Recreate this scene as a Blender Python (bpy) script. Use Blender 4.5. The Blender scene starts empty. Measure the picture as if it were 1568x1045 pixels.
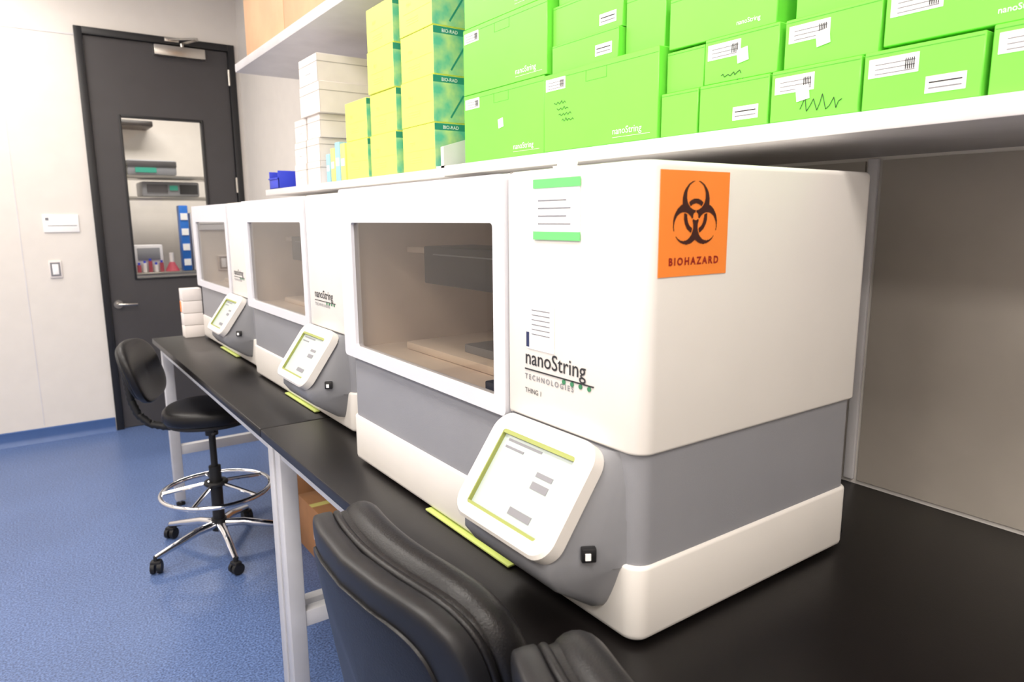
import bpy, bmesh, math, random
from mathutils import Matrix, Vector
random.seed(7)
scene=bpy.context.scene
try:
    scene.view_settings.view_transform='Standard'
    scene.view_settings.look='None'
    scene.view_settings.exposure=0.0
except Exception: pass

# ---------------------------------------------------------------- materials
def srgb(r,g,b):
    def c(v):
        v/=255.0
        return v/12.92 if v<=0.04045 else ((v+0.055)/1.055)**2.4
    return (c(r),c(g),c(b),1)
MATS={}
def mat(name,col,rough=0.5,metal=0.0,var=0.04,scale=8,bump=0.0,bscale=200,emit=None,estr=0,coat=0.0,spec=0.5,col2=None):
    if name in MATS: return MATS[name]
    m=bpy.data.materials.new(name); m.use_nodes=True
    nt=m.node_tree; b=nt.nodes['Principled BSDF']
    b.inputs['Roughness'].default_value=rough; b.inputs['Metallic'].default_value=metal
    b.inputs['Specular IOR Level'].default_value=spec
    if coat: b.inputs['Coat Weight'].default_value=coat
    tc=nt.nodes.new('ShaderNodeTexCoord')
    n=nt.nodes.new('ShaderNodeTexNoise'); n.inputs['Scale'].default_value=scale; n.inputs['Detail'].default_value=3
    nt.links.new(tc.outputs['Object'],n.inputs['Vector'])
    r=nt.nodes.new('ShaderNodeValToRGB')
    lo=tuple(max(0,c*(1-var)) for c in col[:3])+(1,); hi=tuple(min(1,c*(1+var)) for c in col[:3])+(1,)
    if col2: hi=col2
    r.color_ramp.elements[0].position=.35; r.color_ramp.elements[1].position=.65
    r.color_ramp.elements[0].color=lo; r.color_ramp.elements[1].color=hi
    nt.links.new(n.outputs['Fac'],r.inputs['Fac']); nt.links.new(r.outputs['Color'],b.inputs['Base Color'])
    if bump>0:
        n2=nt.nodes.new('ShaderNodeTexNoise'); n2.inputs['Scale'].default_value=bscale
        nt.links.new(tc.outputs['Object'],n2.inputs['Vector'])
        bp=nt.nodes.new('ShaderNodeBump'); bp.inputs['Strength'].default_value=bump; bp.inputs['Distance'].default_value=0.002
        nt.links.new(n2.outputs['Fac'],bp.inputs['Height']); nt.links.new(bp.outputs['Normal'],b.inputs['Normal'])
    if emit:
        b.inputs['Emission Color'].default_value=emit; b.inputs['Emission Strength'].default_value=estr
    MATS[name]=m; return m

def floor_mat():
    m=mat('blue_vinyl_floor',srgb(86,108,154),rough=0.38,var=0.05,scale=2)
    nt=m.node_tree; b=nt.nodes['Principled BSDF']; tc=[n for n in nt.nodes if n.type=='TEX_COORD'][0]
    r0=[n for n in nt.nodes if n.type=='VALTORGB'][0]
    n=nt.nodes.new('ShaderNodeTexNoise'); n.inputs['Scale'].default_value=130; n.inputs['Detail'].default_value=2
    nt.links.new(tc.outputs['Object'],n.inputs['Vector'])
    r=nt.nodes.new('ShaderNodeValToRGB'); e=r.color_ramp.elements
    e[0].position=.36; e[0].color=(.45,.45,.5,1); e[1].position=.64; e[1].color=(1.5,1.5,1.45,1)
    nt.links.new(n.outputs['Fac'],r.inputs['Fac'])
    mx=nt.nodes.new('ShaderNodeMix'); mx.data_type='RGBA'; mx.blend_type='MULTIPLY'; mx.inputs[0].default_value=.8
    nt.links.new(r0.outputs['Color'],mx.inputs[6]); nt.links.new(r.outputs['Color'],mx.inputs[7])
    nt.links.new(mx.outputs[2],b.inputs['Base Color'])
    return m
def glass_mat(name,tint,base=.04,amp=.7,rough=0.03):
    # thin pane: reflectance rises towards grazing, same from both sides
    m=bpy.data.materials.new(name); m.use_nodes=True; nt=m.node_tree; nt.nodes.clear()
    o=nt.nodes.new('ShaderNodeOutputMaterial'); t=nt.nodes.new('ShaderNodeBsdfTransparent'); t.inputs[0].default_value=tint
    g=nt.nodes.new('ShaderNodeBsdfGlossy'); g.inputs['Roughness'].default_value=rough
    f=nt.nodes.new('ShaderNodeLayerWeight'); f.inputs[0].default_value=.5
    p=nt.nodes.new('ShaderNodeMath'); p.operation='POWER'; p.inputs[1].default_value=3.5
    q=nt.nodes.new('ShaderNodeMath'); q.operation='MULTIPLY_ADD'; q.inputs[1].default_value=amp; q.inputs[2].default_value=base
    mx=nt.nodes.new('ShaderNodeMixShader')
    nt.links.new(f.outputs['Facing'],p.inputs[0]); nt.links.new(p.outputs[0],q.inputs[0])
    nt.links.new(q.outputs[0],mx.inputs[0]); nt.links.new(t.outputs[0],mx.inputs[1]); nt.links.new(g.outputs[0],mx.inputs[2])
    nt.links.new(mx.outputs[0],o.inputs[0]); MATS[name]=m; return m

M_wall=mat('painted_wall_panel',srgb(226,221,215),.5,var=.015)
M_wall2=mat('backsplash_panel_shaded_grey',srgb(168,161,152),.45,var=.03)  # grey panel, made greyer to carry some of the shadow under the shelf
M_ceil=mat('ceiling_white',srgb(235,233,228),.8)
M_floor=floor_mat()
M_bbase=mat('blue_cove_base',srgb(62,92,146),.4)
M_white=mat('analyzer_white_plastic',srgb(232,228,223),.34,var=.01,coat=.2)
M_hatch=mat('analyzer_hatch_plastic',srgb(220,220,227),.33,var=.01)
M_grey=mat('analyzer_grey_band',srgb(142,143,149),.42,var=.02,bump=.15,bscale=900)
M_greyd=mat('console_grey_plastic',srgb(132,133,138),.33,var=.02)
M_lime=mat('lime_trim',srgb(186,200,110),.4)
M_olive=mat('olive_gasket',srgb(150,158,84),.5)
M_black=mat('black_plastic',srgb(24,24,26),.4)
M_table=mat('black_phenolic_top',srgb(15,12,12),.34,var=.1,scale=30,bump=.05,bscale=500,spec=.4)
M_frame=mat('grey_powdercoat_steel',srgb(196,196,200),.4)
M_shelf=mat('shelf_laminate',srgb(216,214,217),.4)
M_wood=mat('maple_laminate',srgb(222,178,138),.45,var=.08,scale=5)
M_door=mat('charcoal_door_paint',srgb(66,64,66),.45,var=.03)
M_dframe=mat('black_door_frame',srgb(26,26,29),.45)
M_steel=mat('brushed_steel',srgb(190,186,180),.28,metal=1.0)
M_chrome=mat('chrome',srgb(225,225,228),.08,metal=1.0)
M_leather=mat('black_leather',srgb(18,17,19),.38,var=.08,scale=40,bump=.25,bscale=350,spec=.35)
M_shell=mat('chair_back_shell',srgb(24,24,27),.42,bump=.1,bscale=600,spec=.4)
M_rubber=mat('black_rubber',srgb(20,20,22),.6)
M_green=mat('lime_green_carton',srgb(120,222,74),.36,var=.02)
M_greend=mat('green_carton_seam',srgb(86,178,50),.5)
M_yel=mat('yellow_carton',srgb(230,240,108),.45,var=.03)
M_teal=mat('teal_carton_print',srgb(196,226,150),.45,scale=16,col2=srgb(96,190,160))
M_tealb=mat('teal_dark_print',srgb(40,140,120),.5)
M_paper=mat('white_label_paper',srgb(253,253,253),.6,var=.002)
M_carton=mat('white_carton',srgb(234,227,224),.6)
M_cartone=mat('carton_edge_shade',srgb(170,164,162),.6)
M_ink=mat('black_ink',srgb(40,40,44),.6)
M_inkg=mat('grey_ink',srgb(130,130,136),.6)
M_orange=mat('biohazard_orange',srgb(250,140,56),.5,var=.01)
M_bioink=mat('biohazard_ink',srgb(62,24,20),.5)
M_biored=mat('biohazard_red_ink',srgb(150,30,22),.5)
M_tape=mat('green_label_tape',srgb(110,208,120),.5)
M_blue=mat('blue_bin_plastic',srgb(40,60,200),.4)
M_blue2=mat('blue_drawer_plastic',srgb(40,110,200),.4)
M_navy=mat('navy_ink',srgb(40,50,90),.5)
M_card=mat('brown_cardboard',srgb(176,126,84),.7,var=.08)
M_screen=mat('lcd_display',srgb(172,182,178),.25,emit=srgb(225,236,232),estr=.16)
M_inner=mat('analyzer_interior',srgb(232,216,200),.6)
M_innerd=mat('analyzer_inner_module',srgb(44,42,42),.4)
M_smoke=glass_mat('smoked_acrylic',(.62,.59,.55,1),.05,.9)
M_clear=glass_mat('door_glass',(.95,.96,.95,1))
M_pblue=mat('pale_blue_carton',srgb(150,200,225),.5)
M_pyel=mat('pale_yellow_carton',srgb(236,226,130),.5)
M_pink=mat('pink_liquid',srgb(170,70,84),.3)
M_ltgreen=mat('nanotext_green',srgb(60,130,90),.5)
M_lamp=mat('lamp_diffuser',srgb(255,250,240),.5,emit=srgb(255,248,238),estr=2)

# ---------------------------------------------------------------- builder
class B:
    def __init__(s): s.v=[];s.f=[];s.m=[];s.mats=[]
    def mi(s,m):
        if m not in s.mats: s.mats.append(m)
        return s.mats.index(m)
    def bm(s,bm,m,M=None):
        bm.verts.index_update(); o=len(s.v); k=s.mi(m)
        for v in bm.verts: s.v.append((M@v.co) if M else v.co.copy())
        for f in bm.faces: s.f.append([o+v.index for v in f.verts]); s.m.append(k)
        bm.free()
    def raw(s,vs,fs,m,M=None):
        o=len(s.v);k=s.mi(m)
        for v in vs: v=Vector(v); s.v.append((M@v) if M else v)
        for f in fs: s.f.append([o+i for i in f]); s.m.append(k)
    def box(s,x0,x1,y0,y1,z0,z1,m,bev=0.0,seg=2,M=None):
        bm=bmesh.new(); bmesh.ops.create_cube(bm,size=1)
        for v in bm.verts: v.co=Vector(((x0+x1)/2+v.co.x*(x1-x0),(y0+y1)/2+v.co.y*(y1-y0),(z0+z1)/2+v.co.z*(z1-z0)))
        if bev>0: bmesh.ops.bevel(bm,geom=list(bm.edges),offset=bev,segments=seg,profile=.5,affect='EDGES')
        s.bm(bm,m,M)
    def cyl(s,p0,p1,r,m,r2=None,n=24,M=None):
        p0=Vector(p0);p1=Vector(p1);d=p1-p0
        bm=bmesh.new(); bmesh.ops.create_cone(bm,cap_ends=True,segments=n,radius1=r,radius2=r if r2 is None else r2,depth=d.length)
        T=Matrix.Translation((p0+p1)/2)@d.to_track_quat('Z','Y').to_matrix().to_4x4()
        s.bm(bm,m,(M@T) if M else T)
    def tube(s,pts,r,m,n=12,closed=False,M=None,rf=None):
        pts=[Vector(p) for p in pts]; N=len(pts); vs=[];fs=[]; up=None
        for i,p in enumerate(pts):
            a=pts[(i-1)%N] if (closed or i>0) else p; b=pts[(i+1)%N] if (closed or i<N-1) else p
            t=(b-a).normalized()
            if up is None:
                up=Vector((0,0,1)) if abs(t.z)<.9 else Vector((1,0,0))
            u=(up-t*up.dot(t)).normalized(); w=t.cross(u); up=u
            rr=r if rf is None else r*rf(i)
            for k in range(n):
                an=2*math.pi*k/n; vs.append(p+u*math.cos(an)*rr+w*math.sin(an)*rr)
        for i in range(N if closed else N-1):
            j=(i+1)%N
            for k in range(n): fs.append([i*n+k,i*n+(k+1)%n,j*n+(k+1)%n,j*n+k])
        if not closed:
            fs.append(list(range(n))[::-1]); fs.append([(N-1)*n+k for k in range(n)])
        s.raw(vs,fs,m,M)
    def torus(s,c,R,r,m,n=48,M=None,n2=12):
        s.tube([(c[0]+R*math.cos(2*math.pi*i/n),c[1]+R*math.sin(2*math.pi*i/n),c[2]) for i in range(n)],r,m,n=n2,closed=True,M=M)
    def prism(s,pts,z0,z1,m,bt=0.0,bb=0.0,seg=3,M=None):
        bm=bmesh.new(); f=bm.faces.new([bm.verts.new((p[0],p[1],z0)) for p in pts])
        r=bmesh.ops.extrude_face_region(bm,geom=[f])
        for v in [g for g in r['geom'] if isinstance(g,bmesh.types.BMVert)]: v.co.z=z1
        bmesh.ops.recalc_face_normals(bm,faces=bm.faces)
        for z,bv in ((z1,bt),(z0,bb)):
            if bv>0:
                es=[e for e in bm.edges if all(abs(v.co.z-z)<1e-6 for v in e.verts)]
                bmesh.ops.bevel(bm,geom=es,offset=bv,segments=seg,profile=.5,affect='EDGES')
        s.bm(bm,m,M)
    def sell(s,a,b,c,e1,e2,m,M=None,nu=40,nv=20,warp=None):
        def p(v,e): return math.copysign(abs(v)**e,v)
        vs=[];fs=[]
        for j in range(nv+1):
            et=-math.pi/2+math.pi*j/nv
            for i in range(nu):
                om=2*math.pi*i/nu
                q=Vector((a*p(math.cos(et),e1)*p(math.cos(om),e2),b*p(math.cos(et),e1)*p(math.sin(om),e2),c*p(math.sin(et),e1)))
                if warp: q=warp(q)
                vs.append(q)
        for j in range(nv):
            for i in range(nu): fs.append([j*nu+i,j*nu+(i+1)%nu,(j+1)*nu+(i+1)%nu,(j+1)*nu+i])
        s.raw(vs,fs,m,M)
    def text(s,t,size,m,M,align='LEFT',ext=0.0,bold=0,space=1.0):
        cu=bpy.data.curves.new('t','FONT'); cu.body=t; cu.size=size; cu.align_x=align; cu.extrude=ext; cu.offset=bold; cu.resolution_u=3; cu.space_character=space
        ob=bpy.data.objects.new('t',cu); scene.collection.objects.link(ob)
        bpy.context.view_layer.update()
        me=bpy.data.meshes.new_from_object(ob.evaluated_get(bpy.context.evaluated_depsgraph_get()))
        s.raw([v.co.copy() for v in me.vertices],[list(p.vertices) for p in me.polygons],m,M)
        bpy.data.objects.remove(ob); bpy.data.curves.remove(cu); bpy.data.meshes.remove(me)
    def mesh(s,name):
        me=bpy.data.meshes.new(name); me.from_pydata([tuple(v) for v in s.v],[],s.f)
        for m in s.mats: me.materials.append(m)
        for i,p in enumerate(me.polygons): p.material_index=s.m[i]; p.use_smooth=True
        bm=bmesh.new(); bm.from_mesh(me); bmesh.ops.recalc_face_normals(bm,faces=bm.faces); bm.to_mesh(me); bm.free()
        try: me.set_sharp_from_angle(angle=math.radians(38))
        except Exception:
            for p in me.polygons: p.use_smooth=False
        me.update(); return me
    def obj(s,name,loc=(0,0,0),rz=0,parent=None):
        ob=bpy.data.objects.new(name,s.mesh(name)); ob.location=loc; ob.rotation_euler=(0,0,rz)
        scene.collection.objects.link(ob)
        if parent: ob.parent=parent
        return ob
def empty(name,loc=(0,0,0),rz=0):
    e=bpy.data.objects.new(name,None); e.location=loc; e.rotation_euler=(0,0,rz); e.empty_display_size=.1
    scene.collection.objects.link(e); return e
def link(name,me,parent,loc=(0,0,0)):
    ob=bpy.data.objects.new(name,me); scene.collection.objects.link(ob); ob.parent=parent; ob.location=loc; return ob
def rrect(x0,x1,y0,y1,r,n=8,rs=None):
    rs=rs or [r]*4; P=[]
    for (cx,cy,a0),rr in zip(((x1,y1,0),(x0,y1,90),(x0,y0,180),(x1,y0,270)),rs):
        sx=-1 if cx==x1 else 1; sy=-1 if cy==y1 else 1
        for i in range(n+1):
            a=math.radians(a0+90*i/n); P.append((cx+sx*rr+rr*math.cos(a),cy+sy*rr+rr*math.sin(a)))
    return P
def faceX(x,y,z):  # facing -X : local x->-Y, y->Z, z->-X
    return Matrix(((0,0,-1,x),(-1,0,0,y),(0,1,0,z),(0,0,0,1)))
def faceY(x,y,z):  # facing -Y
    return Matrix(((1,0,0,x),(0,0,-1,y),(0,1,0,z),(0,0,0,1)))

# ---------------------------------------------------------------- room shell
YW=6.08; XW=1.622; XL=-2.6; YR=-2.2; ZC=3.4
def simple(name,x0,x1,y0,y1,z0,z1,m,bev=0):
    b=B(); b.box(x0,x1,y0,y1,z0,z1,m,bev); return b.obj(name)
simple('floor',XL-.1,2.6,YR-.1,9.6,-.1,0,M_floor)
simple('ceiling',XL-.1,2.6,YR-.1,9.6,ZC,ZC+.1,M_ceil)
DL,DR,DZ=.493,1.587,2.99
b=B()
b.box(XL,DL,YW,YW+.14,0,ZC,M_wall); b.box(DR,XW+.12,YW,YW+.14,0,ZC,M_wall); b.box(DL,DR,YW,YW+.14,DZ,ZC,M_wall)
for x in (-.98,.03): b.box(x-.003,x+.003,YW-.002,YW,.12,2.93,M_shelf)
b.box(XL,DL,YW-.004,YW,2.925,2.935,M_shelf)
b.obj('wall_end')
b=B()
b.box(XW,XW+.12,YR,YW,0,ZC,M_wall)
b.obj('wall_bench')
b=B()
b.box(XW-.006,XW,.87,4.30,.98,1.74,M_wall2); b.box(XW-.006,XW,-1.9,.83,.98,1.74,M_wall2)
b.box(XW-.012,XW,.838,.862,.98,1.745,M_shelf,.003)
b.obj('wall_backsplash')
simple('wall_left',XL-.1,XL,YR,YW,0,ZC,M_wall)
simple('wall_rear',XL,XW,YR-.1,YR,0,ZC,M_wall)
b=B()
def cove(b,x0,x1):
    pts=[(0,0),(-.03,0),(-.015,.015),(-.008,.04),(-.008,.10),(0,.105)]
    vs=[];n=len(pts)
    for x in (x0,x1): vs+= [(x,YW+p[0],p[1]) for p in pts]
    b.raw(vs,[[i,(i+1)%n,n+(i+1)%n,n+i] for i in range(n)]+[list(range(n)),[n+i for i in range(n)]],M_bbase)
cove(b,XL,DL-.005); b.obj('baseboard_end')

# ---------------------------------------------------------------- door
E=empty('door_1')
b=B()
fw=.05
b.box(DL,DL+fw,YW-.02,YW+.14,0,DZ,M_dframe,.003); b.box(DR-fw,DR,YW-.02,YW+.14,0,DZ,M_dframe,.003); b.box(DL+fw,DR-fw,YW-.02,YW+.14,DZ-fw,DZ,M_dframe,.003)
b.obj('door_frame',parent=E)
b=B()
l,r,t=DL+fw+.004,DR-fw-.004,DZ-fw-.004; wx0,wx1,wz0,wz1=.725,1.315,1.165,2.40
ya,yb=YW+.01,YW+.055
b.box(l,wx0,ya,yb,.008,t,M_door); b.box(wx1,r,ya,yb,.008,t,M_door); b.box(wx0,wx1,ya,yb,.008,wz0,M_door); b.box(wx0,wx1,ya,yb,wz1,t,M_door)
g=.016
b.box(wx0,wx0+g,ya-.01,yb+.01,wz0,wz1,M_dframe,.003);b.box(wx1-g,wx1,ya-.01,yb+.01,wz0,wz1,M_dframe,.003)
b.box(wx0+g,wx1-g,ya-.01,yb+.01,wz0,wz0+g,M_dframe,.003);b.box(wx0+g,wx1-g,ya-.01,yb+.01,wz1-g,wz1,M_dframe,.003)
b.obj('door_leaf',parent=E)
b=B(); b.raw([(wx0+g,ya+.02,wz0+g),(wx1-g,ya+.02,wz0+g),(wx1-g,ya+.02,wz1-g),(wx0+g,ya+.02,wz1-g)],[[0,1,2,3]],M_clear); b.obj('window_glass',parent=E)
b=B()
b.cyl((.595,ya,.985),(.595,ya-.012,.985),.032,M_steel); b.cyl((.595,ya-.01,.985),(.595,ya-.055,.985),.011,M_steel)
b.tube([(.595,ya-.05,.985),(.62,ya-.058,.986),(.68,ya-.058,.984),(.72,ya-.055,.982)],.0105,M_steel)
b.obj('door_handle',parent=E)
b=B()
b.box(1.0,1.36,ya-.06,ya,2.85,2.925,M_steel,.006)
b.cyl((1.2,ya-.035,2.92),(1.2,ya-.035,2.95),.014,M_steel)
b.tube([(1.2,ya-.04,2.95),(1.28,ya-.2,2.955)],.009,M_steel,n=8); b.tube([(1.28,ya-.2,2.965),(1.12,ya-.04,2.972)],.008,M_steel,n=8)
b.box(1.08,1.18,ya-.045,ya-.02,2.955,2.985,M_steel,.003)
b.obj('door_closer',parent=E)
b=B()
for z in (.3,1.1,1.9,2.74): b.cyl((DR-fw-.002,ya-.02,z-.06),(DR-fw-.002,ya-.02,z+.06),.011,M_steel,n=12)
b.obj('door_hinges',parent=E)

b=B(); b.box(.175,.395,YW-.010,YW,1.54,1.665,M_paper,.002)
b.box(.19,.21,YW-.012,YW-.010,1.625,1.645,M_inkg); b.box(.20,.38,YW-.0115,YW-.010,1.585,1.589,M_inkg)
b.obj('wall_sign')
b=B(); b.box(.178,.256,YW-.012,YW,1.21,1.335,M_carton,.004); b.box(.186,.248,YW-.0128,YW-.011,1.222,1.323,M_inkg); b.box(.198,.236,YW-.017,YW-.011,1.235,1.31,M_paper,.002)
b.obj('light_switch')

# room seen through the door glass
simple('wall_corridor_back',-.6,2.6,9.4,9.5,0,ZC,M_wall)
simple('wall_corridor_left',-.7,-.6,YW+.14,9.4,0,ZC,M_wall)
simple('wall_corridor_right',2.5,2.6,YW+.14,9.4,0,ZC,M_wall)
b=B()
for x in (.98,1.88):
    for y in (8.35,8.85): b.box(x,x+.035,y,y+.035,0,2.35,M_steel)
for z in (.45,1.04,1.84,2.06): b.box(.98,1.915,8.35,8.885,z,z+.03,M_steel,.003)
b.obj('wire_shelf_rack')
b=B(); b.box(1.02,1.50,8.36,8.75,2.092,2.25,M_greyd,.02); b.box(1.1,1.3,8.35,8.36,2.12,2.17,M_tealb); b.box(1.02,1.50,8.352,8.36,2.18,2.24,M_door,.003)
b.obj('bench_centrifuge')
b=B(); b.box(1.15,1.72,8.4,8.8,1.872,2.03,M_greyd,.02); b.box(1.2,1.4,8.39,8.4,1.92,2.0,M_door); b.box(1.42,1.5,8.39,8.4,1.94,1.99,M_tealb); b.box(1.52,1.70,8.39,8.4,1.9,2.0,M_black)
b.obj('lab_power_supply')
b=B(); b.box(1.485,1.575,8.36,8.5,1.072,1.78,M_blue2,.01)
for k in range(4): b.box(1.495,1.565,8.355,8.36,1.13+k*.165,1.20+k*.165,M_paper)
b.obj('blue_drawer_tower')
b=B(); b.box(1.60,1.84,8.4,8.7,1.072,1.70,M_carton,.01)
for k in range(3): b.box(1.62,1.82,8.394,8.4,1.12+k*.19,1.27+k*.19,M_shelf,.002)
b.obj('storage_cabinet')
b=B(); b.box(1.02,1.30,8.42,8.72,1.072,1.36,M_shelf,.01); b.box(1.05,1.27,8.414,8.42,1.2,1.33,M_greyd,.003)
b.obj('small_incubator')
b=B()
b.cyl((1.38,8.42,1.072),(1.38,8.42,1.17),.075,M_pink,r2=.025); b.cyl((1.38,8.42,1.17),(1.38,8.42,1.27),.022,M_carton)
b.obj('erlenmeyer_flask')
b=B()
for i in range(5): 
    x=1.05+i*.055
    b.cyl((x,8.38,1.072),(x,8.38,1.15+.02*(i%3)),.02,M_carton if i%2 else M_pink)
    b.cyl((x,8.38,1.15+.02*(i%3)),(x,8.38,1.175+.02*(i%3)),.012,M_blue)
b.obj('reagent_bottles')
b=B(); b.box(1.0,1.40,8.95,9.39,2.66,2.72,M_black,.01); b.obj('wall_duct')

# ---------------------------------------------------------------- lab bench
TT=.977; TH=.03; XT=.5575
def bench(name,y0,y1):
    b=B()
    b.box(XT,XW-.018,y0,y1,TT-TH,TT,M_table,.004)
    L=.052
    for y in (y0+.008,y1-.008-L):
        for x in (XT+.035,XW-.018-.06-L):
            b.box(x,x+L,y,y+L,.03,TT-TH,M_frame,.004)
            b.cyl((x+L/2,y+L/2,0),(x+L/2,y+L/2,.012),.024,M_rubber); b.cyl((x+L/2,y+L/2,.01),(x+L/2,y+L/2,.04),.008,M_steel)
        xa,xb=XT+.035+L,XW-.018-.06-L
        b.box(xa,xb,y+.006,y+L-.006,.30,.355,M_frame,.003)
        b.box(xa,xb,y+.006,y+L-.006,.87,TT-TH,M_frame,.003)
    ya_,yb_=y0+.008+L,y1-.008-L
    b.box(XT+.04,XT+.078,ya_,yb_,.885,TT-TH,M_frame,.003)
    b.box(XW-.018-.1,XW-.018-.062,ya_,yb_,.885,TT-TH,M_frame,.003)
    b.box(XW-.018-.1,XW-.018-.062,ya_,yb_,.30,.355,M_frame,.003)
    return b.obj(name)
bench('lab_bench',2.149,4.237); bench('lab_bench',.045,2.145); bench('lab_bench',-2.06,.041)

# ---------------------------------------------------------------- shelves
b=B(); b.box(1.116,XW-.001,-1.9,1.94,1.748,1.78,M_shelf,.003); 
b.obj('wall_shelf')
b=B(); b.box(1.12,XW-.001,1.945,3.86,1.745,1.775,M_shelf,.003)
b.obj('wall_shelf')
b=B(); b.box(1.11,XW-.001,-1.9,4.25,2.435,2.48,M_shelf,.004)
y=-1.85
b.box(1.18,XW-.001,-1.9,4.2,2.48,ZC-.02,M_wood,.002)
for i in range(9):
    b.box(1.16,1.18,y+.003,y+.667,2.485,ZC-.03,M_wood,.002); y+=.67
b.obj('wall_cabinet')
b=B()
pr=[(1.125,1.776),(1.46,1.776),(1.46,1.92),(1.40,1.92),(1.125,1.84)]
for yy in (1.955,):
    n=len(pr); vs=[(p[0],yy,p[1]) for p in pr]+[(p[0],yy+.018,p[1]) for p in pr]
    b.raw(vs,[[i,(i+1)%n,n+(i+1)%n,n+i] for i in range(n)]+[list(range(n)),[n+i for i in range(n)]],M_shelf)
b.box(1.125,1.46,1.955,2.005,1.776,1.782,M_shelf)
b.obj('shelf_divider')

# ---------------------------------------------------------------- analyzer
def sm(t): t=max(0,min(1,t)); return t*t*(3-2*t)
def build_analyzer():
    # local: origin at front/near/bottom corner, +X depth, +Y width
    W=1.055; D=.572; ZA=.13; ZB=.303; ZT_=.716
    parts={}
    b=B()
    b.prism(rrect(0,D,0,W,.03,rs=[.02,.03,.03,.02]),.008,ZA,M_white,bt=.006,bb=.012)
    for x in (.06,.5):
        for y in (.06,.98): b.cyl((x,y,0),(x,y,.01),.02,M_rubber)
    parts['base']=b
    b=B()
    b.prism(rrect(.005,D-.004,.005,W-.005,.03,rs=[.02,.03,.03,.02]),ZA,ZB,M_grey)
    parts['grey_band']=b
    b=B()
    b.prism(rrect(-.002,D,-.002,.315,.03,rs=[.001,.001,.030,.02]),ZB,ZT_,M_white,bt=.009,bb=.005)
    b.box(.012,D,.315,W,ZT_-.03,ZT_,M_white,.004)
    b.box(D-.02,D,.315,W,ZB,ZT_-.03,M_white)
    b.box(.012,D-.02,W-.03,W,ZB,ZT_-.03,M_white,.004)
    parts['body_cover']=b
    b=B()
    b.box(.012,D-.02,.316,W-.03,ZB,ZB+.01,M_inner)
    b.box(D-.03,D-.02,.316,W-.03,ZB+.01,ZT_-.03,M_inner)
    b.box(.012,D-.03,.316,.322,ZB+.01,ZT_-.03,M_inner)
    b.box(.012,D-.03,W-.036,W-.03,ZB+.01,ZT_-.03,M_inner)
    b.box(.12,.26,.33,.85,.485,.575,M_innerd,.004)
    b.box(.118,.12,.36,.80,.555,.558,M_greyd)
    b.box(.14,.16,.85,.98,.555,.570,M_inner,.002)
    b.box(.02,.45,.38,.43,ZB+.01,ZB+.03,M_innerd,.003)
    b.box(.10,.44,.52,.92,ZB+.01,ZB+.03,M_inner,.005)
    b.box(.14,.40,.56,.70,ZB+.03,ZB+.05,M_greyd,.003)
    for i in range(3): b.cyl((.05+.05*i,.365,ZB+.01),(.05+.05*i,.365,ZB+.05),.010,M_carton)
    parts['deck_interior']=b
    b=B()
    y0,y1,z0,z1=.320,W+.004,ZB-.012,ZT_-.002
    wy0,wy1,wz0,wz1=.356,.985,.322,.632
    fx0,fx1=-.008,.012
    outer=rrect(y0,y1,z0,z1,.012,n=5); inner=rrect(wy0,wy1,wz0,wz1,.008,n=5)
    n=len(outer); 
    vs=[(fx0,p[0],p[1]) for p in outer]+[(fx0,p[0],p[1]) for p in inner]+[(fx1,p[0],p[1]) for p in outer]+[(fx1,p[0],p[1]) for p in inner]
    fs=[]
    for i in range(n):
        j=(i+1)%n
        fs+=[[i,j,n+j,n+i],[2*n+i,2*n+j,3*n+j,3*n+i],[i,j,2*n+j,2*n+i],[n+i,n+j,3*n+j,3*n+i]]
    b.raw(vs,fs,M_hatch)
    parts['hatch_frame']=b
    b=B(); b.raw([(0,wy0-.003,wz0-.003),(0,wy1+.003,wz0-.003),(0,wy1+.003,wz1+.003),(0,wy0-.003,wz1+.003)],[[0,1,2,3]],M_smoke); parts['hatch_window']=b
    YC=.306
    b=B()
    secs=[]
    ys=[.018,.024,.030,.036,.044,.052,.060,.068,.074,.19,YC-.012,YC-.005,YC]
    for y in ys:
        p=sm((y-.018)/.056) if y<.28 else (1 if y<YC-.01 else (.96 if y<YC-.003 else .85))
        q0=.016*(1-p)
        prof=[(.03,.300),(-.006*p+q0,.300),(-.016*p+q0,.285),(-.112*p+q0,.148),(-.112*p+q0,.124),(-.092*p+q0,.096+.034*(1-p)),(-.02*p+q0,.048+.080*(1-p)),(.004*p+q0,.042+.087*(1-p)),(.03,.042+.087*(1-p))]
        secs.append([(q[0],y,q[1]) for q in prof])
    n=len(secs[0]); vs=[v for s_ in secs for v in s_]; fs=[]
    for i in range(len(secs)-1):
        for k in range(n): fs.append([i*n+k,i*n+(k+1)%n,(i+1)*n+(k+1)%n,(i+1)*n+k])
    fs.append(list(range(n))); fs.append([(len(secs)-1)*n+k for k in range(n)])
    b.raw(vs,fs,M_greyd)
    T=Matrix.Translation((-.056,.042,.158))@Matrix.Rotation(math.radians(60),4,'Z')
    b.box(-.006,.006,-.011,.011,-.011,.011,M_black,.002,M=T)
    b.box(-.0085,-.005,-.002,.006,-.006,.004,M_paper,M=T)
    parts['console_housing']=b
    A=Vector((-.124,0,.150)); Bt=Vector((-.014,0,.306)); vdir=(Bt-A).normalized(); L=(Bt-A).length
    udir=Vector((0,-1,0)); wdir=udir.cross(vdir)
    if wdir.x>0: wdir=-wdir
    M=Matrix(((udir.x,vdir.x,wdir.x,A.x),(udir.y,vdir.y,wdir.y,YC),(udir.z,vdir.z,wdir.z,A.z),(0,0,0,1)))
    b=B(); Wd=.254
    outer=rrect(0,Wd,0,L,.036,n=8); inner=rrect(.034,Wd-.034,.024,L-.030,.006,n=8); n=len(outer)
    outt=rrect(.005,Wd-.005,.005,L-.005,.032,n=8)
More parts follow.
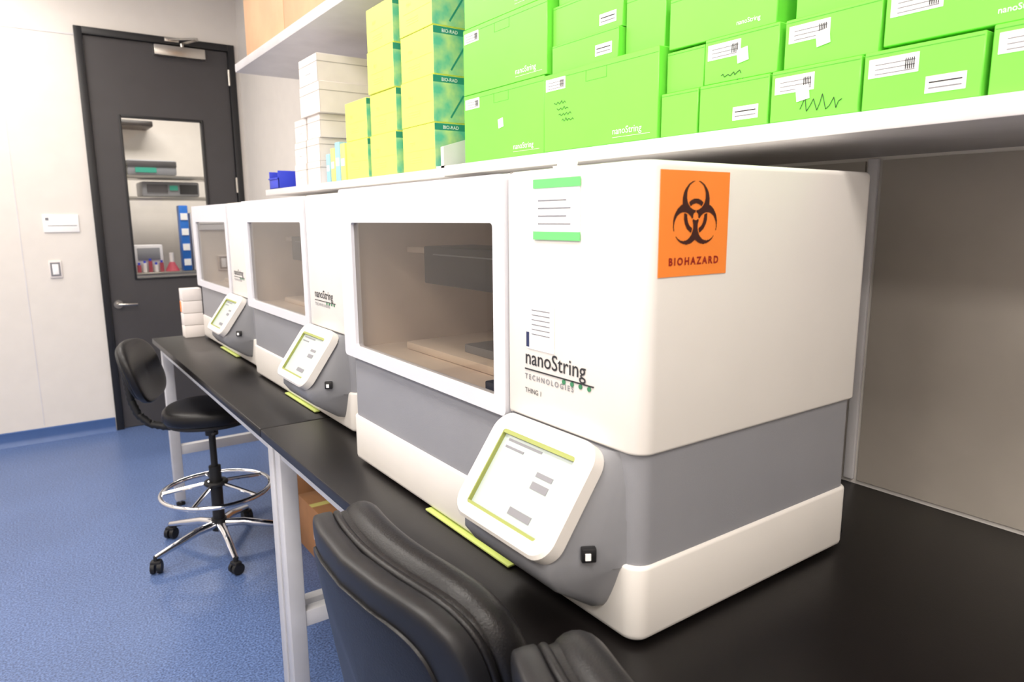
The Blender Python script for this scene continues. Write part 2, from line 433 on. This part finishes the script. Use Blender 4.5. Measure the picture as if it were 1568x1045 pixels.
    vs=[(p[0],p[1],-.012) for p in outer]+[(p[0],p[1],.010) for p in outer]+[(p[0],p[1],.015) for p in outt]+[(p[0],p[1],.015) for p in inner]+[(p[0],p[1],.006) for p in inner]
    fs=[]
    for i in range(n):
        j=(i+1)%n
        for k in range(4): fs.append([k*n+i,k*n+j,(k+1)*n+j,(k+1)*n+i])
    fs.append(list(range(n)))
    b.raw(vs,fs,M_white,M)
    parts['console_bezel']=b
    b=B()
    b.box(.034,Wd-.034,.024,L-.030,.004,.007,M_screen,M=M)
    b.box(.034,Wd-.034,L-.037,L-.030,.007,.0145,M_olive,M=M); b.box(.034,Wd-.034,.024,.029,.007,.0145,M_olive,M=M)
    b.box(.033,.036,.026,L-.032,.007,.0145,M_olive,M=M)
    for (u,v,w_,h) in ((.05,.145,.09,.004),(.05,.133,.05,.004),(.15,.09,.04,.012),(.15,.110,.04,.008),(.13,.04,.055,.012)):
        b.box(u,u+w_,v,v+h,.007,.0078,M_inkg,M=M)
    parts['console_screen']=b
    b=B(); b.box(-.009,.01,.315,.635,.003,.008,M_lime,.002); parts['tray_edge']=b
    b=B()
    b.text('nanoString',.036,M_ink,faceX(-.003,.268,.398),bold=.0002)
    b.box(-.0035,-.002,.095,.268,.388,.390,M_ink)
    for k in range(4): b.cyl((-.0035,.165-.02*k,.384),(-.002,.165-.02*k,.384),.004,M_ltgreen,n=12)
    b.text('TECHNOLOGIES',.0125,M_inkg,faceX(-.003,.268,.372),bold=.0003,space=1.5)
    parts['logo']=b
    return {k:v.mesh('analyzer_'+k) for k,v in parts.items()}
AN=build_analyzer()
def analyzer(x,y,extra=None):
    E=empty('benchtop_analyzer',(x,y,TT))
    for k,me in AN.items(): link(k,me,E)
    if extra: 
        o=extra.obj('stickers',parent=E)
    return E

b=B()
sx0,sx1,sz0,sz1=.023,.167,.558,.703
b.box(sx0,sx1,-.0035,-.0025,sz0,sz1,M_orange)
N=150; R=31.0; cx=(sx0+sx1)/2; cz=sz0+.083; sc=.049/26.0
cs=[(math.cos(math.radians(a)),math.sin(math.radians(a))) for a in (90,210,330)]
def bio(x,y):
    r=math.hypot(x,y)
    d15=[math.hypot(x-15*c,y-15*s_) for c,s_ in cs]
    if 9.4<r<12.9 and min(d15)<9.5: return True
    d11=[math.hypot(x-11*c,y-11*s_) for c,s_ in cs]
    if min(d11)>15 or min(d15)<10.5 or r<3: return False
    for c,s_ in cs:
        along=x*c+y*s_; perp=abs(-x*s_+y*c)
        if along>15 and perp<2.2: return False
        if along>0 and along<8 and perp<.6 and r<6: return False
    return True
vs=[];fs=[];vid={}
st=2*R/N
def vv(i,j):
    if (i,j) not in vid:
        vid[(i,j)]=len(vs); vs.append((cx+(-R+i*st)*sc,-.0042,cz+(-R+j*st)*sc))
    return vid[(i,j)]
for i in range(N):
    for j in range(N):
        if bio(-R+(i+.5)*st,-R+(j+.5)*st): fs.append([vv(i,j),vv(i+1,j),vv(i+1,j+1),vv(i,j+1)])
b.raw(vs,fs,M_bioink)
b.text('BIOHAZARD',.0145,M_biored,faceY(cx,-.0042,sz0+.016),align='CENTER',bold=.0005,space=1.4)
b.box(-.004,-.0025,.130,.240,.612,.694,M_paper); b.box(-.005,-.0035,.128,.242,.686,.700,M_tape); b.box(-.005,-.0035,.128,.242,.606,.619,M_tape)
for k in range(4): b.box(-.0045,-.0038,.15+.01*(k%2),.23,.630+.012*k,.6320+.012*k,M_inkg)
b.box(-.0035,-.0025,.190,.262,.425,.500,M_paper); b.box(-.0045,-.003,.255,.262,.428,.453,M_navy)
for k in range(6): b.box(-.004,-.003,.20,.248,.45+.008*k,.4516+.008*k,M_inkg)
b.text('THING 1',.012,M_ink,faceX(-.003,.268,.348))
stick=b
analyzer(.6865,.661,stick)
analyzer(.765,1.90); analyzer(.800,3.05)
b=B(); b.cyl((0,0,0),(0,0,.012),.022,M_paper,r2=.026); b.cyl((0,0,.012),(0,0,.022),.017,M_paper,r2=.019)
b.obj('bottle_cap',(.80,.96,TT+.7165))
b=B(); P=[]
for i in range(20):
    t=i/19; P.append((1.262+.05*math.sin(t*math.pi/2),.71-.01*t,1.03-.048*(1-math.cos(t*math.pi/2))))
P+=[(1.35,.72,.984),(1.48,.85,.983),(1.58,.95,.983)]
b.tube(P,.005,M_rubber,n=8); b.obj('power_cable')

# ---------------------------------------------------------------- cartons on shelf
def scribble(b,x,y,z,w,h,rnd,n=14,r=.0009):
    P=[]
    for i in range(n):
        P.append((x,y-w*i/n+rnd.uniform(-.3,.3)*w/n,z+h*(.5+.5*math.sin(i*2.1))*rnd.uniform(.4,1)))
    Q=[]
    for i in range(len(P)-1):
        for t in range(4):
            Q.append(Vector(P[i]).lerp(Vector(P[i+1]),sm(t/4)))
    b.tube(Q,r,M_ink,n=4)
def carton(name,y0,y1,z0,z1,xf,dep,m,kind='green',lab=0,seed=0):
    b=B(); rnd=random.Random(seed)
    yc=(y0+y1)/2; w=y1-y0; h=z1-z0; b.box(0,dep,-w/2,w/2,0,h,m,.0015,1)
    e=-.0008
    if kind=='green':
        b.box(-.0005,0,-w/2+.002,w/2-.002,h*.93,h*.93+.001,M_greend)
        if w>.2 and h>.11:
            for yy in (.035,-.035): b.box(-.0005,0,yy-.0006,yy+.0006,h*.80,h*.93,M_greend)
            b.box(-.0005,0,-.035,.035,h*.80,h*.80+.001,M_greend)
            b.text('nanoString',.021,M_paper,faceX(e,-w/2+.135,.020))
            b.box(e,0,-w/2+.02,-w/2+.135,.013,.0136,M_paper)
        elif w>.2 and not lab&2:
            b.text('nanoString',.012,M_paper,faceX(e,-w/2+.085,.014))
        if lab&1:
            lw=min(.075,w*.46); b.box(e,0,w/2-.008-lw,w/2-.008,h-.040,h-.012,M_paper)
            for k in range(3): b.box(e*1.6,0,w/2-.003-lw,w/2-.018,h-.036+.007*k,h-.0346+.007*k,M_inkg)
            for k in range(5): b.box(e*1.6,0,w/2-.002-lw+.003*k,w/2-.0005-lw+.003*k,h-.034,h-.018,M_ink)
        if lab&2:
            b.box(e,0,-w/2+.02,-w/2+.075,.014,.038,M_paper); b.box(e*1.6,0,-w/2+.025,-w/2+.07,.020,.022,M_inkg);b.box(e*1.6,0,-w/2+.025,-w/2+.07,.028,.030,M_ink)
        if lab&4:
            T=faceX(e,rnd.uniform(-.02,.02),h*.5)@Matrix.Rotation(.15,4,'Z'); b.box(-.012,.012,-.012,.012,0,.0008,M_paper,M=T)
        if lab&8:
            scribble(b,-.001,.02,h*.12,.08,.03,rnd,r=.0006)
        if lab&16:
            for k in range(4): scribble(b,-.001,w/2-.04-.01*k,h-.075-.014*k,.05,.009,rnd,n=12,r=.0006)
    elif kind=='bio':
        b.box(e,0,-w/2+.01,w/2-.03,h*.45,h*.453,M_pyel)
        b.box(0,dep-.002,-w/2-.0012,-w/2,.002,h*.84,M_teal); b.box(0,dep-.002,-w/2-.0012,-w/2,h*.84,h-.002,M_tealb)
        b.text('BIO-RAD',.015,M_paper,faceY(.03,-w/2-.0016,h*.87))
        for k in range(4): 
            T=Matrix.Translation((.06+.07*k,-w/2-.0015,h*.12))@Matrix.Rotation(.6,4,'Y'); b.box(0,.006,0,.0004,0,h*.6,M_tealb,M=T)
        b.text('tips',.022,M_pyel,faceX(e,.06,h*.6))
        for k in range(3): b.box(e,0,-.02,.06,h*.2+.008*k,h*.2+.0015+.008*k,M_pyel)
    else:
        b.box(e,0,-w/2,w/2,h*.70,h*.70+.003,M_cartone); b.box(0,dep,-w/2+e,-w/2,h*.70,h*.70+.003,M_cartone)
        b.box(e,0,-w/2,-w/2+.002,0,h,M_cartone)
        if lab: b.box(e,0,-w*.2,w*.2,h*.2,h*.55,M_paper); b.box(e*1.5,0,-w*.15,w*.15,h*.35,h*.38,M_inkg)
    return b.obj(name,(xf+rnd.uniform(0,.006),yc,z0))
S=1.7805
G=[
(.235,.430,S,S+.093,1.128,.25,1),(.437,.607,S,S+.088,1.128,.25,3),(.612,.773,S,S+.087,1.128,.25,13),(.779,.934,S,S+.087,1.128,.25,2),(.940,1.036,S,S+.087,1.13,.25,0),
(.345,.585,S+.094,S+.175,1.135,.24,1),(.590,.757,S+.088,S+.170,1.132,.24,5),(.768,.930,S+.088,S+.172,1.13,.25,21),(.936,1.032,S+.088,S+.168,1.14,.25,0),
(.36,.56,S+.176,S+.26,1.15,.22,3),(.57,.75,S+.173,S+.255,1.15,.22,1),(.78,1.03,S+.173,S+.27,1.14,.24,0),
(1.041,1.425,S,S+.185,1.126,.35,17),(1.050,1.165,S+.186,S+.305,1.15,.3,0),(1.172,1.405,S+.186,S+.252,1.135,.3,2),(1.170,1.415,S+.253,S+.345,1.14,.3,2),
(1.05,1.40,S+.346,S+.44,1.15,.3,0),
(1.431,1.815,S,S+.190,1.126,.35,5),(1.420,1.815,S+.191,S+.372,1.13,.35,1),(1.425,1.810,S+.373,S+.56,1.13,.35,2)]
for i,(y0,y1,z0,z1,xf,dp,lab) in enumerate(G): carton('green_reagent_carton',y0+.012,y1+.012,z0,z1,xf-.006,dp,M_green,'green',lab,i)
S2=1.7755
for ci,(y0,y1,n,xf) in enumerate(((2.02,2.245,4,1.128),(2.285,2.50,4,1.124),(2.535,2.74,2,1.126))):
    for k in range(n):
        carton('yellow_pipette_tip_carton',y0,y1,S2+k*.147,S2+k*.147+.146,xf,.33,M_yel,'bio',0,50+ci*5+k)
for i,(y0,y1,z0,z1,xf,dp) in enumerate(((3.08,3.24,S2,S2+.10,1.14,.3),(3.26,3.42,S2,S2+.10,1.14,.3),(3.08,3.24,S2+.101,S2+.20,1.14,.3),(3.26,3.42,S2+.101,S2+.20,1.14,.3),(3.06,3.22,S2+.201,S2+.30,1.14,.3),(3.24,3.40,S2+.201,S2+.30,1.14,.3),(3.02,3.27,S2+.301,S2+.43,1.13,.32),(3.03,3.26,S2+.431,S2+.545,1.13,.32))):
    carton('white_storage_carton',y0,y1,z0,z1,xf,dp,M_carton,'white',i%2,90+i)
b=B()
for k,(m_,w_,h_) in enumerate(((M_pyel,.05,.15),(M_pblue,.05,.16),(M_pyel,.045,.14),(M_pblue,.04,.12))):
    b.box(0,.15,k*.058,k*.058+w_,0,h_,m_,.002); b.box(-.001,0,k*.058+.008,k*.058+w_-.008,h_*.4,h_*.6,M_paper)
b.obj('pastel_kit_boxes',(1.14,2.79,S2))
b=B()
b.box(0,.2,0,.15,0,.004,M_blue); b.box(0,.2,0,.005,0,.09,M_blue,.001); b.box(0,.2,.145,.15,0,.09,M_blue,.001); b.box(.195,.2,0,.15,0,.1,M_blue,.001); b.box(0,.005,0,.15,0,.055,M_blue,.001)
b.box(-.006,.0,.0,.15,.048,.056,M_blue,.002)
b.obj('blue_parts_bin',(1.13,3.66,S2))

b=B()
for k in range(4): b.box(0,.1,0,.08,k*.068,k*.068+.066,M_carton,.002)
b.box(-.001,0,.045,.078,.14,.20,M_orange)
b.obj('white_carton_stack',(.71,4.125,TT+.0005))
for (x,y,s_,h) in ((1.02,3.45,.34,.29),(1.02,2.95,.36,.26)):
    b=B(); b.box(0,.38,0,s_,0,h,M_card,.003); b.box(-.001,0,.05,.15,h*.4,h*.7,M_paper); b.box(0,.38,s_/2-.02,s_/2+.02,h,h+.001,M_pyel)
    b.obj('cardboard_box',(x,y,0))

# ---------------------------------------------------------------- seating
def star_base(b,R,a0,hub,metal):
    for k in range(5):
        a=math.radians(a0+72*k); c,s_=math.cos(a),math.sin(a)
        pts=[(c*.03,s_*.03,hub),(c*R*.35,s_*R*.35,hub-.005),(c*R*.75,s_*R*.75,hub-.035),(c*R,s_*R,.075)]
        b.tube(pts,.017,metal,n=12,rf=lambda i:(1.25,1.15,.95,.8)[i])
        b.cyl((c*R,s_*R,.05),(c*R,s_*R,.082),.011,M_rubber)
        T=Matrix.Translation((c*R,s_*R,.028))@Matrix.Rotation(a+.9+k,4,'Z')
        b.cyl((0,-.024,0),(0,-.006,0),.028,M_rubber,M=T,n=20); b.cyl((0,.006,0),(0,.024,0),.028,M_rubber,M=T,n=20)
        b.box(-.018,.018,-.024,.024,.012,.034,M_rubber,.006,M=T)
    b.cyl((0,0,hub-.03),(0,0,hub+.03),.036,M_rubber)
def lab_stool(name,loc,rz,seat=.73,back=True,a0=0,ring=.31):
    E=empty(name,(loc[0],loc[1],0),rz)
    b=B(); star_base(b,.32,a0,.13,M_chrome); b.obj('base',parent=E)
    b=B(); b.cyl((0,0,.13),(0,0,ring+.12),.028,M_rubber); b.cyl((0,0,ring+.1),(0,0,seat-.06),.016,M_rubber); b.cyl((0,0,seat-.14),(0,0,seat-.055),.03,M_rubber)
    b.box(-.11,.11,-.08,.08,seat-.068,seat-.05,M_rubber,.004)
    b.tube([(.02,-.03,seat-.075),(.05,-.16,seat-.085),(.05,-.2,seat-.08)],.006,M_rubber,n=8)
    b.obj('column',parent=E)
    b=B(); b.torus((0,0,ring),.25,.0115,M_chrome); b.torus((0,0,ring+.035),.045,.012,M_rubber)
    for k in range(5):
        a=math.radians(a0+36+72*k); b.tube([(math.cos(a)*.03,math.sin(a)*.03,ring+.035),(math.cos(a)*.13,math.sin(a)*.13,ring+.02),(math.cos(a)*.25,math.sin(a)*.25,ring)],.009,M_chrome,n=8)
    b.obj('foot_ring',parent=E)
    b=B(); b.sell(.205,.205,.044,.45,.85,M_leather,Matrix.Translation((0,0,seat-.02))); b.sell(.19,.19,.014,.4,.9,M_rubber,Matrix.Translation((0,0,seat-.062)))
    b.obj('seat',parent=E)
    if back:
        b=B()
        zc=seat+.195
        def w(q):
            X=-.29+q.z+.5*q.x*q.x-.32*q.y
            return Vector((X,q.x,zc+q.y))
        b.sell(.20,.145,.028,.5,.7,M_leather,warp=w)
        def w2(q):
            X=-.315+q.z+.5*q.x*q.x-.32*q.y
            return Vector((X,q.x,zc+q.y))
        b.sell(.185,.13,.014,.5,.7,M_rubber,warp=w2)
        b.obj('backrest',parent=E)
        b=B()
        P=[(-.02,0,seat-.075),(-.12,0,seat-.085),(-.20,0,seat-.088),(-.27,0,seat-.07),(-.32,0,seat-.02),(-.345,0,seat+.05),(-.352,0,seat+.12),(-.36,0,seat+.2),(-.37,0,seat+.25)]
        Q=[]
        for i in range(len(P)-1):
            for t in range(6): Q.append(Vector(P[i]).lerp(Vector(P[i+1]),t/6))
        Q.append(Vector(P[-1]))
        b.tube(Q,.018,M_rubber,n=12,rf=lambda i:1.12 if i%2 else .9)
        b.obj('back_support',parent=E)
    return E
lab_stool('lab_stool',(.68,3.50),math.radians(-24),seat=.73,a0=197+24)
lab_stool('lab_stool',(.99,1.83),0,seat=.60,back=False,a0=115,ring=.24)

def office_chair(loc,rz,top=1.12,seat=.60,hw=.24):
    E=empty('leather_task_chair',(loc[0],loc[1],0),rz)
    b=B(); star_base(b,.30,20,.13,M_rubber); b.obj('base',parent=E)
    b=B(); b.cyl((0,0,.13),(0,0,.3),.028,M_rubber); b.cyl((0,0,.28),(0,0,seat-.09),.016,M_chrome); b.box(-.12,.12,-.09,.09,seat-.1,seat-.065,M_rubber,.008); b.obj('column',parent=E)
    b=B(); b.sell(.235,.24,.045,.4,.4,M_leather,Matrix.Translation((.02,0,seat-.025))); b.sell(.22,.225,.016,.35,.4,M_shell,Matrix.Translation((.02,0,seat-.07))); b.obj('seat',parent=E)
    hh=.25; zc=top-hh; EX=.38
    K=.8
    def mk(off,k=K):
        def w(q): return Vector((-.25+off+q.z+k*q.x*q.x-.16*q.y,q.x,zc+q.y))
        return w
    b=B(); b.sell(hw,hh,.024,.30,EX,M_shell,warp=mk(-.018),nu=72,nv=24)
    b.sell(hw-.042,hh-.042,.006,.3,EX,M_leather,warp=mk(-.042),nu=72,nv=16)
    b.tube([(-.10,0,seat-.09),(-.22,0,seat-.085),(-.30,0,seat-.04),(-.31,0,seat+.06),(-.29,0,seat+.2)],.022,M_rubber,n=12)
    b.obj('back_shell',parent=E)
    b=B(); b.sell(hw-.006,hh-.004,.036,.55,EX,M_leather,warp=mk(.022),nu=72,nv=24)
    def edge(off,inset,zi,r,n=65):
        P=[]
        for i in range(n):
            a=math.radians(-10+200*i/(n-1)); e=EX
            y=-(hw-inset)*math.copysign(abs(math.cos(a))**e,math.cos(a)); z=(hh-zi)*math.copysign(abs(math.sin(a))**e,math.sin(a))
            P.append((-.25+off+K*y*y-.16*z,y,zc+z))
        Q=[P[0]]
        for p in P[1:]:
            if (Vector(p)-Vector(Q[-1])).length>.012: Q.append(p)
        D=[]
        for i in range(len(Q)-1):
            m_=max(1,int((Vector(Q[i+1])-Vector(Q[i])).length/.02))
            for t in range(m_): D.append(Vector(Q[i]).lerp(Vector(Q[i+1]),t/m_))
        D.append(Vector(Q[-1]))
        for _ in range(4):
            D=[D[0]]+[(D[i-1]+D[i]*2+D[i+1])/4 for i in range(1,len(D)-1)]+[D[-1]]
        N_=len(D)
        b.tube(D,r,M_leather,n=20,rf=lambda i:(.5+.5*sm(min(i,N_-1-i)/6)))
    edge(.046,.024,.024,.034)
    edge(.006,.004,.006,.007)
    b.obj('back_cushion',parent=E)
    return E
office_chair((.655,.905),math.radians(1),top=1.14,hw=.25)
office_chair((.675,.362),math.radians(-10),top=1.14,hw=.235)

# ---------------------------------------------------------------- lights
def area(name,x,y,z,sx,sy,W,col=(1,.93,.855)):
    l=bpy.data.lights.new(name,'AREA'); l.shape='RECTANGLE'; l.size=sx; l.size_y=sy; l.energy=W; l.color=col
    o=bpy.data.objects.new(name,l); o.location=(x,y,z); scene.collection.objects.link(o); return o
for x in (-1.6,-.1):
    for y in (-1.2,.9,3.0,5.0):
        b=B(); b.box(x-.3,x+.3,y-.6,y+.6,ZC-.02,ZC-.002,M_lamp,.003); b.obj('ceiling_light_panel')
        area('ceiling_light',x,y,ZC-.03,.58,1.18,{-1.2:48,.9:35,3.0:31,5.0:28}[y])
b=B(); b.box(.6,1.8,7.5,8.1,ZC-.02,ZC-.002,M_lamp); b.obj('ceiling_light_panel')
area('corridor_light',1.2,7.8,ZC-.03,1.2,.6,70)
w=bpy.data.worlds.new('world'); scene.world=w; w.use_nodes=True
w.node_tree.nodes['Background'].inputs[0].default_value=(1,1,1,1); w.node_tree.nodes['Background'].inputs[1].default_value=.3

# ---------------------------------------------------------------- camera
cam=bpy.data.cameras.new('camera'); cam.sensor_width=36; cam.lens=24.388; cam.clip_start=.02
cam.dof.use_dof=True; cam.dof.focus_distance=1.5; cam.dof.aperture_fstop=5.6
co=bpy.data.objects.new('camera',cam); scene.collection.objects.link(co)
pi_=math.radians(10.044);ya_=math.radians(35.262);ro=math.radians(-.409)
F=Vector((math.cos(pi_)*math.sin(ya_),math.cos(pi_)*math.cos(ya_),-math.sin(pi_)))
Rr=Vector((math.cos(ya_),-math.sin(ya_),0)); U=Rr.cross(F)
R2=Rr*math.cos(ro)+U*math.sin(ro); U2=-Rr*math.sin(ro)+U*math.cos(ro)
M=Matrix(((R2.x,U2.x,-F.x,0),(R2.y,U2.y,-F.y,0),(R2.z,U2.z,-F.z,1.617),(0,0,0,1)))
co.matrix_world=M
scene.camera=co
